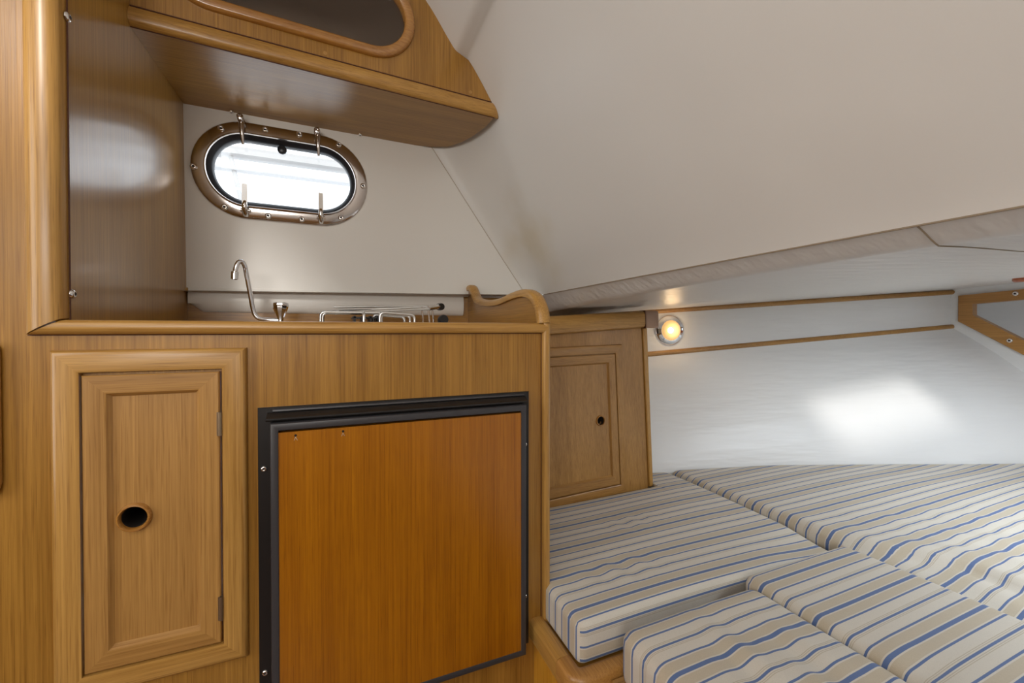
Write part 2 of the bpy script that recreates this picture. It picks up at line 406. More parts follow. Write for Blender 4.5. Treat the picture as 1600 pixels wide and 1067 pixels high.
# cut the porthole
PC = (-.168, .530)
def wp(u, v, w): return (u, wallY(u, v)-w, v)
cut = MB(); cut.prism(capsule(PC[0], PC[1], .108, .118), -.1, .1, wp)
co = cut.build('cutter', 'vinyl', smooth=0)
so_ = MB(); 
md = wall_back.modifiers.new('cut', 'BOOLEAN'); md.operation = 'DIFFERENCE'; md.object = co; md.solver = 'EXACT'
dg = bpy.context.evaluated_depsgraph_get(); me2 = bpy.data.meshes.new_from_object(wall_back.evaluated_get(dg))
wall_back.modifiers.clear(); wall_back.data = me2; bpy.data.objects.remove(co)
# padded lower flap under the crease
fl = MB(); rw = []
for k in range(25):
    x = -.4475+(.475+.4475)*k/24; e = min(1, (x+.4475)/.035) ; zb = .058+.030*(1-sqrt(max(0, 1-(1-e)**2)))
    zt = .136+.010*(x+.45)
    rw.append([(x, wallY(x, zt)-.0004, zt+.003), (x, wallY(x, zt)-.0014, zt-.001), (x, wallY(x, zt)+.0004, zt-.004), (x, wallY(x, .1)-.007, .108), (x, wallY(x, .08)-.006, .085), (x, wallY(x, zb)-.001, zb+.006), (x, wallY(x, zb)+.008, zb)])
fl.grid(rw); fl.build('lower_panel', 'vinyl_lit_wall', wall_back, smooth=50, base=(0, 0, 0))
# galley partition bulkhead
mb = MB(); mb.box(-.470, -.452, 1.0125, 1.70, -1.25, 1.22); wl = struct(mb.build('wall_left', 'gloss_z', smooth=0))
screw(wl, (-.452, 1.012, .566), (1, 0, 0), .0088); screw(wl, (-.452, 1.018, .0654), (1, 0, 0), .0088)
MB().box(-.4530, -.4513, 1.0115, 1.0135, .012, 1.2).build('groove', 'groove', wl, smooth=0)

# soffit over the berth
def soff(x, y):
    s = .135+.057*(x-.872)-.02*y*y
    if x < .872:
        e = .158-.003*y*y; t = (x-.81)/.062; t = max(0, t)
        return lerp(e, .135-.02*y*y, smooth01(t)*.35+t*.65)
    return s
HX, HY = (1.95, 2.65), (-.36, .36)
xs = [.81, .822, .834, .846, .858, .872, .89, .95, 1.1, 1.3, 1.50, 1.75, 1.95, 2.2, 2.4, 2.65, 3.0, 3.3, 3.56]
yy = [-2.1, -1.85, -1.6, -1.3, -1.0, -.7, -.5, -.36, -.1, .1, .36, .5, .7, 1.0, 1.3, 1.6, 1.85, 2.1]
rows = [[(x, y, soff(x, y)) for y in yy] for x in xs]
mb = MB(); mb.grid(rows, skip=lambda i, j: HX[0]-.01 < xs[i] < HX[1]-.01 and HY[0]-.01 < yy[j] < HY[1]-.01)
for sgn in (1, -1):
    mb.grid([[(x, sgn*y, soff(.81, y)-.02*(.81-x) - .002) for y in (1.60, 1.75, 1.9, 2.1)] for x in (-2.0, .45, .6, .81)])
cf = struct(mb.build('ceiling_forward', 'soffit', smooth=50))
MB().tube([(.8095, y, .1578-.003*y*y) for y in [-1.6+.1*k for k in range(33)]], .0016, 6).build('piping', 'seam', cf, base=(0, 0, 0))
MB().tube([(x, .352+.03*smooth01((x-.9)/.5)-.12*smooth01((x-1.1)/2), soff(x, .352)-.0006) for x in [.812, .82, .83, .84, .85, .86, .872, .9, .95, 1.0, 1.1, 1.2, 1.3, 1.5, 1.8, 2.2, 2.6, 3.0, 3.5]], .0013, 6).build('seam', 'seam', cf, base=(0, 0, 0))

# hull side beside the berth
Bp = [(.7, 1.76), (1.37, 1.587), (1.96, 1.423), (2.6, 1.19), (3.17, .95), (3.5, .80)]
def hB(x): return interp(Bp, x)
def hT(x): return 1.84-.2539*(x-1.57)
def zT(x): return -.134+.078*(x-1.57)
def hullY(x, z):
    v = max(0, min(1, (z+.70)/(zT(x)+.70))); ex = lerp(1.15, 1.8, max(0, min(1, (x-1.4)/2.1)))
    return hB(x)+(hT(x)-hB(x))*v**ex
for sgn, nm in ((1, 'wall_right'), (-1, 'wall_port')):
    mb = MB(); rows = []
    for k in range(29):
        x = .7+2.86*k/28; r = [(x, sgn*(hB(x)-.02), -1.25), (x, sgn*hB(x), -.72)]
        for j in range(0, 15): z = -.70+(zT(x)+.70)*j/14; r.append((x, sgn*hullY(x, z), z))
        r += [(x, sgn*hT(x), zT(x)+.1), (x, sgn*hT(x), zT(x)+.30)]
        rows.append(r)
    mb.grid(rows)
    if sgn < 0:
        rr = []
        for x, z in [(.82, -1.25), (.82, .136)]+zrows():
            Xs = x-filR(z); rr.append([(q, -wallY(q, z), z) for q in (-2.0, -1.0, 0, Xs)])
        mb.grid(rr)
    struct(mb.build(nm, 'hull', smooth=60))
# half-round mouldings along the hull
for n_, dz0, dz1 in ((1, -.002, .002), (2, .2345, .2155)):
    mb = MB(); loops = []
    for k in range(25):
        x = 1.272+(3.5-1.272)*k/24; zc = zT(x)+lerp(dz0, dz1, (x-1.57)/1.93); y = hT(x)
        loops.append([(x, y-.001, zc+.0145), (x, y-.009, zc+.0130), (x, y-.015, zc+.006), (x, y-.016, zc-.002), (x, y-.012, zc-.010), (x, y-.004, zc-.0145), (x, y+.004, zc-.0145), (x, y+.004, zc+.0145)])
    mb.sweep_loop(loops); struct(mb.build('trim_%d' % n_, 'pale_x', smooth=50))
# bow bulkhead with opening
def bw(u, v, w): return (3.5-w, u, v)
outer = [(1.314, .2077), (.6, .252), (0, .262), (-.6, .252), (-1.314, .2077), (-1.314, .0515), (-.62, -.447), (0, -.447), (.62, -.447), (1.314, .0515)]
inner = [(1.2495, .1533), (.58, .198), (0, .208), (-.58, .198), (-1.2495, .1533), (-1.249, .0884), (-.60, -.385), (0, -.385), (.60, -.385), (1.249, .0884)]
big = [(1.75, .35), (.8, .42), (0, .45), (-.8, .42), (-1.75, .35), (-1.75, -.1), (-1.0, -1.25), (0, -1.25), (1.0, -1.25), (1.75, -.1)]
mid = [(lerp(a[0], b_[0], .5), lerp(a[1], b_[1], .5)) for a, b_ in zip(outer, inner)]
mb = MB(); mb.sweep_loop([[bw(u, v, 0) for u, v in big], [bw(u, v, 0) for u, v in mid], [bw(u, v, -.03) for u, v in mid]])
struct(mb.build('wall_bow', 'hull', smooth=0))
ft = thing('opening_frame', 'golden wooden frame around the opening in the white bow bulkhead', 'frame', (3.5, 0, -.447))
mb = MB(); mb.sweep_loop([[bw(u, v, .001) for u, v in outer], [bw(u, v, .014) for u, v in outer], [bw(lerp(u, 0, .004), lerp(v, 0, .004), .018) for u, v in outer], [bw(u, v, .018) for u, v in inner], [bw(u, v, -.035) for u, v in inner]])
mb.build('frame', 'bow_wood', ft, smooth=30)
for y, z in ((1.0794, .2008), (1.0988, -.0607)):
    screw(ft, (3.482, y, z), (-1, 0, 0), .0135)
# locker space beyond the opening
mb = MB(); rows = []
for k in range(9):
    x = 3.53+1.3*k/8; rows.append([(x, s_*(1-k/9)*1.40*q+0.0, z) for s_, q, z in [(1, 1.0, .30), (1, .98, .06), (1, .80, -.2), (1, .55, -.45), (1, .2, -.62), (-1, .2, -.62), (-1, .55, -.45), (-1, .80, -.2), (-1, .98, .06), (-1, 1.0, .30)]])
mb.grid(rows); mb.add([(3.5, -1.6, .31), (3.5, 1.6, .31), (5, .2, .31), (5, -.2, .31)], [(0, 1, 2, 3)])
struct(mb.build('wall_locker', 'hull', smooth=60))
mb = MB(); mb.box(3.80, 4.0, -1.05, 1.05, -.30, -.012)
o = mb.build('locker_shelf', 'red_ply', base=W((3.9, 0, -.3)), smooth=0); tag(o, 'dark brown shelf seen through the bow bulkhead opening', 'shelf')
# sole and aft bulkhead with the companionway
mb = MB(); mb.add([(-2.1, -2.2, -1.25), (3.6, -2.2, -1.25), (3.6, 2.2, -1.25), (-2.1, 2.2, -1.25)], [(0, 1, 2, 3)]); struct(mb.build('floor', 'sole', smooth=0))
mb = MB()
for a, b_, c, d in ((-1.9, -.45, -1.25, 1.3), (.45, 1.9, -1.25, 1.3), (-.45, .45, -1.25, -.42), (-.45, .45, 1.12, 1.3)): mb.box(-2.03, -2.0, a, b_, c, d)
struct(mb.build('wall_aft', 'oak_z', smooth=0))
# port-side lockers low down (only seen in reflections)
mb = MB(); mb.box(-1.98, .45, -1.58, -1.05, -1.25, -.35); 
o = mb.build('settee', 'oak_x', base=W((-.8, -1.3, -1.25)), smooth=0); tag(o, 'long oak settee box along the port side', 'settee')
# deck hatch over the berth
hz = .20
mb = MB()
mb.moulding(HX[0]-.03, HX[1]+.03, HY[0]-.03, HY[1]+.03, [(0, 0), (0, .014), (.006, .018), (.045, .018), (.05, .012), (.05, -.05)], lambda u, v, w: (u, v, soff(u, v)-w), 0, 0)
hw = struct(mb.build('window_2', 'white_gel', smooth=30))
MB().box(HX[0]-.01, HX[1]+.01, HY[0]-.01, HY[1]+.01, .236, .239).build('pane', 'acrylic', hw, smooth=0, base=(0, 0, 0))
# window moulding added on the closed port wall around the fill light
mb = MB(); mb.moulding(-1.58, -.32, .32, .72, [(0, 0), (0, .014), (.03, .016), (.032, .004)], lambda u, v, w: (u, -wallY(u, v)+w+.002, v), 0, 0)
w4 = struct(mb.build('fill_light_frame', 'white_gel', smooth=30))
# skylight rim
mb = MB(); mb.moulding(SKX[0]-.03, SKX[1]+.03, SKY[0]-.03, SKY[1]+.03, [(0, 0), (0, .014), (.045, .018), (.05, -.04)], lambda u, v, w: (u, v, 1.195-w), 0, 0)
sw = struct(mb.build('window_3', 'white_gel', smooth=30))
# pontoon rails seen over-exposed outside the porthole
dk = thing('dock_rail', 'pale blurred dock rail seen outside through the oval porthole', 'rail', (-.3, 2.75, 0))
MB().box(-2.2, 2.2, 2.70, 2.80, .965, 1.005, fn=lambda x, y, z: (x, y, z)).build('top_rail', 'dock_grey', dk, smooth=0)
MB().box(-2.2, 2.2, 2.72, 2.78, .885, .895).build('wire', 'dock_pale', dk, smooth=0)
for x in (-.62, -.36): MB().tube([(x, 2.75, 0), (x-.10, 2.75, .50), (x-.19, 2.75, .96)], .012, 8).build('post', 'dock_pale', dk)

# ================================================================ porthole
pw = bpy.data.objects.new('window_1', None); C.objects.link(pw); pw.location = W((PC[0], 1.64, PC[1])); pw['_w'] = list(pw.location); struct(pw)
def cloop(r, w): return [wp(u, v, w) for u, v in capsule(PC[0], PC[1], .108, r, 24)]
mb = MB(); mb.sweep_loop([cloop(.160, 0), cloop(.1595, .004), cloop(.157, .007), cloop(.150, .010), cloop(.126, .0125), cloop(.124, .0125)])
mb.build('flange', 'bronze', pw, smooth=40)
mb = MB(); mb.sweep_loop([cloop(.1240, .0125), cloop(.1225, .0175), cloop(.1190, .0185), cloop(.1165, .015), cloop(.1160, .006)])
mb.build('inner_ring', 'bronze', pw, smooth=50)
mb = MB(); mb.sweep_loop([cloop(.1170, .010), cloop(.113, .012), cloop(.109, .009), cloop(.1035, .004), cloop(.1005, .000), cloop(.1, -.02)])
mb.build('gasket', 'rubber', pw, smooth=50)
MB().prism(capsule(PC[0], PC[1], .108, .1035), -.012, -.008, wp).build('glass', 'glass', pw, smooth=0)
for u, v in [(-.4252, .519), (-.350, .652), (-.2265, .672), (-.124, .676), (.0016, .6635), (.0842, .529), (-.344, .401), (-.220, .386), (-.118, .386), (.009, .405)]:
    u2 = PC[0]+(u-PC[0]); screw(pw, wp(u, v, .0105), (0.02, -1, 0), .0100)
# dogs (swing clamps)
for u, lo in ((-.292, 0), (-.067, 0), (-.2848, 1), (-.057, 1)):
    g = MB()
    if not lo:
        g.lathe([(.0001, .0), (.0095, 0), (.0105, .006), (.0105, .034), (.009, .040), (.006, .041), (.0055, .035), (.0001, .035)], wp(u, .684, .008), (0, -1, .1), 16)
        g.tube([wp(u+.001, .678, .026), wp(u+.002, .655, .030), wp(u+.003, .634, .028), wp(u+.004, .608, .022)], [.0085, .0075, .006, .004], 10)
        g.build('clamp', 'bronze', pw, smooth=50)
    else:
        g.prism([(u-.0075, .392), (u+.0075, .392), (u+.008, .432), (u+.0075, .480), (u-.0075, .480), (u-.008, .432)], .022, .028, lambda a, b_, w: wp(a, b_, w))
        g.tube([wp(u, .384, .006), wp(u, .396, .024), wp(u, .410, .027), wp(u, .425, .024)], [.010, .0095, .009, .005], 10)
        g.tube([wp(u-.014, .396, .018), wp(u+.014, .396, .018)], .006, 10)
        g.build('clamp', 'steel', pw, smooth=40)
MB().lathe([(.0001, .010), (.008, .010), (.0145, .006), (.0145, 0)], wp(-.1775, .6166, .0), (0, -1, 0), 20).build('stop_button', 'rubber', pw)

# ================================================================ galley cabinet
def F(u, v, w): return (u, 1.0-w, v)
gc = thing('galley_cabinet', 'long oak veneered galley cabinet front holding the locker door and fridge', 'cabinet', (0, 1.0, -1.25))
mb = MB()
for a, b_, c, d in ((-1.6, -.5000, -1.25, 1.22), (-.5000, -.4300, -1.25, -.0075), (-.2195, -.1500, -1.25, -.0075), (-.4300, -.2195, -.0840, -.0075), (-.4300, -.2195, -1.25, -.6240), (-.1500, .4550, -.1640, -.0075), (-.1500, .4550, -1.25, -.835), (.4550, .4995, -1.25, -.0075)):
    mb.box(a, b_, 1.0, 1.015, c, d)
mb.build('face_panel', 'oak_z', gc, smooth=0)
MB().box(.502, .519, 1.0, 1.68, -1.25, -.004).build('end_panel', 'oak_z', gc, smooth=0)
# rounded corner trim on the right end and post trim on the left
mb = MB(); mb.prism([(.4995, .999), (.500, .990), (.504, .986), (.513, .985), (.5185, .988), (.521, .995), (.521, 1.03), (.4995, 1.03)], -.9, .017, lambda u, v, w: (u, v, w))
mb.add([], []); mb.build('corner_trim', 'trim_z', gc, smooth=50)
MB().box(.4972, .4998, .9992, 1.001, -.9, -.010).build('groove', 'groove', gc, smooth=0)
pt = [(-.5005, 1.0), (-.500, .990), (-.494, .984), (-.480, .981), (-.466, .983), (-.458, .988), (-.4545, .996), (-.4535, 1.03), (-.5005, 1.03)]
mb = MB(); n = len(pt)
lo = [(x, y, -.008 + (x+.5005)*.62) for x, y in pt]; hi = [(x, y, 1.22) for x, y in pt]
mb.add(lo+hi, [tuple(range(n)), tuple(range(n, 2*n))]+[(i, (i+1) % n, n+(i+1) % n, n+i) for i in range(n)])
mb.build('post_trim', 'trim_z', gc, smooth=50)
MB().box(-.5028, -.5003, .9985, 1.001, -.008, 1.21).build('groove', 'groove', gc, smooth=0)
MB().box(-.5028, .4985, .9988, 1.001, -.0105, -.0080).build('groove', 'groove', gc, smooth=0)
# edge of the neighbouring locker frame at far left
mb = MB(); mb.prism(capsule(-.62, -.165, 0, .0001, 2) if False else [(-.536, -.030), (-.5352, -.05), (-.5352, -.262), (-.539, -.278), (-.552, -.287), (-.80, -.287), (-.80, -.02), (-.545, -.02)], 0, .016, F)
o = mb.build('access_hatch', 'pale_z', gc, bevel=.005, segs=3); o['label'] = 'pale oak access panel at the far left edge'
# ---- locker door frame and door
fp = [(0, 0), (0, .006), (.002, .010), (.006, .013), (.011, .0145), (.036, .0145), (.0405, .013), (.0405, -.005)]
mb = MB(); mb.moulding(-.4715, -.1745, -.6690, -.0365, fp, F, 0, 1)
o = mb.build('door_frame', ['trim_x', 'trim_z'], gc, smooth=30)
dr = MB(); dr.moulding(-.4285, -.2200, -.6255, -.0830, [(0, -.006), (0, .0095), (.002, .0115), (.031, .0115), (.034, .0105), (.0385, .004), (.041, .001)], F, 0, 1)
# door panel with finger hole
def holed(mb, u0, u1, v0, v1, cu, cv, r, w, fn, mi=0, depth=.02, n=40):
    ring = [(cu+r*cos(2*pi*k/n), cv+r*sin(2*pi*k/n)) for k in range(n)]; out = []
    for k in range(n):
        a = 2*pi*k/n; c, s_ = cos(a), sin(a); t = 9
        if c > 1e-6: t = min(t, (u1-cu)/c)
        if c < -1e-6: t = min(t, (u0-cu)/c)
        if s_ > 1e-6: t = min(t, (v1-cv)/s_)
        if s_ < -1e-6: t = min(t, (v0-cv)/s_)
        out.append((cu+t*c, cv+t*s_))
    # snap nearest to corners
    for q in ((u0, v0), (u0, v1), (u1, v0), (u1, v1)):
        i = min(range(n), key=lambda j: (out[j][0]-q[0])**2+(out[j][1]-q[1])**2); out[i] = q
    mb.sweep_loop([[fn(u, v, w) for u, v in out], [fn(u, v, w) for u, v in ring], [fn(u, v, w-depth) for u, v in ring]], mi)
holed(dr, -.390, -.2585, -.587, -.1215, -.3577, -.3533, .020, .0015, F, 1)
door = dr.build('door', ['pale_x', 'pale_z'], gc, smooth=30)
MB().lathe([(.0198, -.002), (.0200, .003), (.0208, .0075), (.0225, .0100), (.0250, .0095), (.0268, .006), (.0272, .001)], F(-.3577, -.3533, 0), (0, -1, 0), 36).build('finger_ring', 'ring', door)
MB().lathe([(.0197, .0015), (.0197, -.09), (.0001, -.09)], F(-.3577, -.3533, 0), (0, -1, 0), 28).build('finger_hole', 'hole', door)
for z in (-.187, -.556):
    MB().tube([F(-.2188, z-.0235, .0125), F(-.2188, z-.012, .0125), F(-.2188, z, .0125), F(-.2188, z+.012, .0125), F(-.2188, z+.0235, .0125)], .0036, 10).box(-.2245, -.2185, .9865, .9885, z-.0235, z+.0235).build('hinge', 'brass', door, smooth=40)

# ================================================================ worktop
wt = thing('worktop', 'galley worktop with rounded oak lip and curved fiddle end', 'worktop', (0, 1.3, -.02))
MB().box(-.4515, .505, 1.004, 1.66, -.02, -.004).build('worktop_board', 'oak_x', wt, smooth=0)
lipp = [(1.004, -.0085), (.992, -.0085), (.986, -.005), (.984, .003), (.986, .011), (.991, .0165), (1.000, .018), (1.010, .017), (1.016, .012), (1.016, -.0085)]
mb = MB(); n = len(lipp)
lo = [(-.4995+(v+.0085)*1.75, y, v) for y, v in lipp]; hi = [(.520-(.0 if True else 0), y, v) for y, v in lipp]
hi = [(.4995+(v+.0085)*.8, y, v) for y, v in lipp]
mb.add(lo+hi, [tuple(range(n)), tuple(range(n, 2*n))]+[(i, (i+1) % n, n+(i+1) % n, n+i) for i in range(n)])
mb.build('front_lip', 'trim_x', wt, smooth=50)
mb = MB(); mb.box(-.4515, .82, 1.668, 1.684, -.004, .152, fn=lambda x, y, z: (x, y+.03*x, z)); mb.build('back_rail', 'oak_x', wt, smooth=0)
# curved fiddle
top = [p for p in cr_spline([(1.690, .172, 0), (1.655, .178, 0), (1.625, .171, 0), (1.590, .142, 0), (1.545, .118, 0), (1.44, .102, 0), (1.32, .0985, 0), (1.21, .1085, 0), (1.13, .1125, 0), (1.07, .106, 0), (1.03, .088, 0), (1.002, .055, 0), (.990, .017, 0)], 6)]
poly = [(p.x, p.y) for p in top]+[(1.690, .017)] if False else [(p.x, p.y) for p in top]+[(1.690, -.004)]
poly.insert(len(poly)-1, (.990, .016)); 
mb = MB(); mb.prism([(a, max(b_, -.004)) for a, b_ in poly], .497, .506, lambda u, v, w: (w, u, v)); fd = mb.build('end_fiddle', 'oak_y', wt, smooth=40)
# cap moulding follows the curve
mb = MB(); loops = []
for i, p in enumerate(top):
    a = top[max(i-1, 0)]; b_ = top[min(i+1, len(top)-1)]; t = (b_-a).normalized(); nn = Vector((-t.y, t.x, 0))
    if nn.y < 0 and i < len(top)-14: nn = -nn
    nn = Vector((t.y, -t.x, 0)) if Vector((t.y, -t.x, 0)).dot(Vector((-.2, 1, 0))) > 0 else Vector((-t.y, t.x, 0))
    def q(x, h): r = p+nn*h; return (x, r.x, max(r.y, .0165))
    loops.append([q(.488, -.016), q(.486, -.006), q(.489, .002), q(.497, .006), q(.512, .006), q(.5205, .002), q(.523, -.006), q(.521, -.016)])
mb.sweep_loop(loops); mb.build('cap_moulding', 'trim_y', fd, smooth=50, base=wt['_w'])

# ================================================================ fridge
fr = thing('fridge', 'built-in galley fridge with orange wood door in black surround', 'fridge', (.15, .98, -.86))
mb = MB(); mb.moulding(-.1556, .460, -.8270, -.1616, [(0, 0), (0, .004), (.001, .0055), (.024, .0055), (.0245, -.03)], F, 0, 0)
mb.build('surround', 'black', fr, smooth=0)
MB().box(-.134, .440, .992, 1.02, -.82, -.185).build('body', 'black', fr, smooth=0)
mb = MB(); mb.prism([(.9945, -.172), (.988, -.174), (.984, -.178), (.972, -.1815), (.970, -.184), (.972, -.187), (.9945, -.1885)], -.1380, .4480, lambda u, v, w: (w, u, v)); mb.build('hinge_rail', 'black', fr, smooth=30)
mb = MB(); mb.prism([(.9945, -.1655), (.991, -.167), (.990, -.170), (.9945, -.173)], -.128, .445, lambda u, v, w: (w, u, v)); mb.build('top_bead', 'edging', fr, smooth=30)
fd_ = MB(); G = lambda u, v, w: (u, .965-w, v)
fd_.prism([(-.1155, -.8165), (.4285, -.8165), (.4285, -.2100), (-.1155, -.2100)], -.022, -.0005, G)
fdoor = fd_.build('door', 'fridge_wood', fr, smooth=0)
mb = MB(); mb.moulding(-.1295, .4395, -.8305, -.1905, [(0, -.024), (0, -.002), (.0015, .001), (.004, .0018), (.0125, .0018), (.0145, .0008), (.0150, -.004)], G, 0, 0)
mb.build('edging', 'edging', fdoor, smooth=30)
for u, v in ((-.0832, -.2180), (.0074, -.2180)):
    MB().lathe([(.0001, .0004), (.0022, .0004), (.0026, -.0004)], G(u, v, 0), (0, -1, 0), 10).build('screw_hole', 'hole', fdoor)
    sc_ = MB(); sc_.tube([G(u, v-.003, 0), G(u-.003, v-.010, 0)], .0004, 5); sc_.tube([G(u, v-.003, 0), G(u+.003, v-.010, 0)], .0004, 5); sc_.build('scratch', 'piping', fdoor)
for z in (-.2883, -.7143): screw(fr, F(-.1445, z, .0055), (0, -1, 0), .0062)
for z in (-.30, -.70): screw(fr, F(.4495, z, .0055), (0, -1, 0), .0052)

# ================================================================ overhead cupboard
def cuY(x): return 1.294+.0748*x
def U(u, v, w): return (u, cuY(u)-w, v)
oc = thing('overhead_cupboard', 'oak cupboard hung above the porthole with smoked oval window', 'cupboard', (0, 1.45, .715))
# front with stadium cut-out
wc = (-.10, .932); whs = .19
profc = [p for p in prof if p[1] > .765 and p[0] > -.46]
xr = interp(sorted([(p[1], p[0]) for p in prof if p[0] > 0]), .7655)
outl = [(-.452, .7655), (xr, .7655)]+[(p[0]-.001, p[1]) for p in profc]+[(-.452, 1.186)]
mb = MB()
cap = capsule(wc[0], wc[1], whs, .112, 24)
def ray_poly(c, d, poly):
    best = None; n = len(poly)
    for i in range(n):
        (x1, y1), (x2, y2) = poly[i], poly[(i+1) % n]; ex, ey = x2-x1, y2-y1; den = d[0]*ey-d[1]*ex
        if abs(den) < 1e-9: continue
        t = ((x1-c[0])*ey-(y1-c[1])*ex)/den; s_ = ((x1-c[0])*d[1]-(y1-c[1])*d[0])/den
        if t > 0 and -1e-6 <= s_ <= 1+1e-6 and (best is None or t < best): best = t
    return (c[0]+d[0]*best, c[1]+d[1]*best)
# dense radial mapping from the stadium to the outline
N_ = 240; cp = []; op = []
for k in range(N_):
    a = 2*pi*k/N_; d = (cos(a), sin(a)); cp.append(ray_poly(wc, d, cap)); op.append(ray_poly(wc, d, outl))
for q in outl:
    i = min(range(N_), key=lambda j: (op[j][0]-q[0])**2+(op[j][1]-q[1])**2)
    if q in (outl[0], outl[1], outl[-1]): op[i] = q
mb.sweep_loop([[U(u, v, 0) for u, v in op], [U(u, v, 0) for u, v in cp], [U(u, v, -.02) for u, v in cp]])
mb.build('front_panel', 'oak_z', oc, smooth=0)
# window ring
def ul(r, w): return [U(u, v, w) for u, v in capsule(wc[0], wc[1], whs, r, 24)]
mb = MB(); mb.sweep_loop([ul(.129, 0), ul(.129, .006), ul(.1265, .011), ul(.121, .0135), ul(.106, .0135), ul(.101, .011), ul(.0985, .006), ul(.0985, -.022)])
mb.build('window_ring', 'ring', oc, smooth=50)
pn = MB().prism(capsule(wc[0], wc[1], whs, .112), -.020, -.015, U).build('smoked_pane', 'smoked', oc, smooth=0)
# underside
plan = [(-.4515, cuY(-.4515)+.004), (.486, cuY(.486)+.004), (.481, 1.405), (.4616, 1.484), (.435, 1.555), (.3965, 1.612), (.33, 1.640), (.256, 1.650), (.121, 1.641), (-.4515, 1.627)]
MB().prism(plan, .715, .727, lambda u, v, w: (u, v, w)).build('bottom_panel', 'gloss_x', oc, smooth=0)
# bullnose
bp_ = [(0, .7155), (.002, .7158), (.008, .719), (.0125, .726), (.0135, .735), (.0115, .747), (.007, .757), (.001, .7615), (-.006, .762), (-.006, .7155)]
mb = MB(); n = len(bp_); cols = []
for x, kk in [(-.4515, 1), (0, 1), (.468, 1), (.482, .9), (.492, .68), (.498, .36), (.501, .05)]:
    cols.append([(x, cuY(x)-(w if w < 0 else w*kk), .7155+(z-.7155)*(1 if kk > .5 else .93)) for w, z in bp_])
mb.sweep_loop(cols); mb.add(cols[0], [tuple(range(n))]); mb.add(cols[-1], [tuple(range(n))]); mb.build('bottom_rail', 'trim_x', oc, smooth=50)
MB().box(-.4515, .482, 0, .002, .7630, .7655, fn=lambda x, y, z: (x, cuY(x)-.0005+y, z)).build('groove', 'groove', oc, smooth=0)
MB().box(-.4515, .487, 0, .0025, .7140, .7157, fn=lambda x, y, z: (x, cuY(x)+.001+y, z)).build('groove', 'groove', oc, smooth=0)
for x, y in ((-.3225, 1.622), (.0745, 1.632)): screw(oc, (x, y, .7135), (0, 0, -1), .0065)
for x, z in ((-.0326, .776), (.401, .7778)): MB().lathe([(.0055, .0006), (.0001, .0006)], U(x, z, 0), (0, -1, 0), 14).build('plug', 'trim_z', oc)
# ================================================================ tap
tp = thing('galley_tap', 'chrome hooked galley tap with flared knob on the worktop', 'tap', (-.176, 1.50, -.004))
mb = MB(); mb.lathe([(.0001, 0), (.026, 0), (.026, .006), (.018, .010), (.016, .030), (.0001, .030)], (-.176, 1.50, -.004), (0, 0, 1), 24); mb.build('base', 'chrome', tp)
sp_ = cr_spline([(-.176, 1.50, .030), (-.205, 1.50, .031), (-.231, 1.497, .037), (-.243, 1.495, .060), (-.251, 1.49, .115), (-.259, 1.485, .170), (-.262, 1.48, .192), (-.269, 1.475, .205), (-.277, 1.468, .200), (-.282, 1.464, .184), (-.2845, 1.462, .166)], 6)
mb = MB(); mb.tube(sp_, .0068, 12); mb.build('spout', 'chrome', tp, smooth=60)
MB().lathe([(.0001, .012), (.0075, .012), (.0098, .010), (.0098, -.012), (.007, -.013)], (-.2848, 1.462, .162), (.05, 0, 1), 16).build('nozzle', 'chrome', tp)
mb = MB(); ks = []
for r, h in [(.008, .026), (.009, .034), (.012, .045), (.017, .056), (.0215, .068), (.0235, .078), (.0225, .084), (.014, .0865), (.0001, .087)]: ks.append((r, h))
mb.lathe(ks, (-.170, 1.50, 0), (0, 0, 1), 10); mb.build('knob', 'chrome', tp, smooth=30)

# ================================================================ stove
st = thing('gas_stove', 'low steel galley stove top with wire rails and black knob', 'stove', (.14, 1.36, -.004))
MB().box(-.05, .35, 1.22, 1.52, -.004, .012).build('hob', 'steel', st, bevel=.004)
def wire(pts, r=.0042, name='wire_rail', mat='wire', par=st):
    P = [Vector(p) for p in pts]; out = [P[0]]
    for i in range(1, len(P)-1):      # rounded corners
        a = (P[i-1]-P[i]); b_ = (P[i+1]-P[i]); k = min(.014, a.length*.45, b_.length*.45); a.normalize(); b_.normalize()
        for t in (0, .25, .5, .75, 1): out.append((P[i]+a*k)*(1-t)**2+P[i]*2*t*(1-t)+(P[i]+b_*k)*t*t)
    out.append(P[-1]); return MB().tube(out, r, 8).build(name, mat, par, smooth=60)
wire([(-.0480, 1.30, .012), (-.0480, 1.30, .0505), (.118, 1.30, .0505), (.118, 1.30, .012)])
wire([(-.0440, 1.36, .012), (-.0440, 1.36, .0500), (.065, 1.36, .0500), (.065, 1.24, .0480), (.065, 1.24, .012)])
wire([(.108, 1.24, .012), (.108, 1.24, .0490), (.205, 1.24, .043), (.205, 1.24, .012)])
wire([(.112, 1.31, .012), (.112, 1.31, .0480), (.203, 1.31, .043), (.203, 1.31, .012)])
wire([(.10, 1.38, .012), (.10, 1.38, .0470), (.196, 1.38, .041), (.196, 1.38, .012)])
for a, b_ in (((-.0145, 1.43, .0715), (.325, 1.43, .083)), ((-.015, 1.42, .058), (.300, 1.40, .079)), ((-.0145, 1.38, .053), (.28, 1.38, .070)), ((-.010, 1.34, .048), (.27, 1.36, .068)), ((-.016, 1.46, .059), (.16, 1.46, .076)), ((.03, 1.48, .058), (.32, 1.48, .082)), ((.0, 1.40, .062), (.31, 1.44, .076))):
    MB().tube([a, [(a[i]+b_[i])/2 for i in range(3)], b_], .0036, 8).build('pan_clamp_rod', 'wire', st, smooth=60)
MB().tube([(.268, 1.36, .070), (.30, 1.40, .076), (.325, 1.43, .081)], .0085, 12).build('clamp_barrel', 'steel', st)
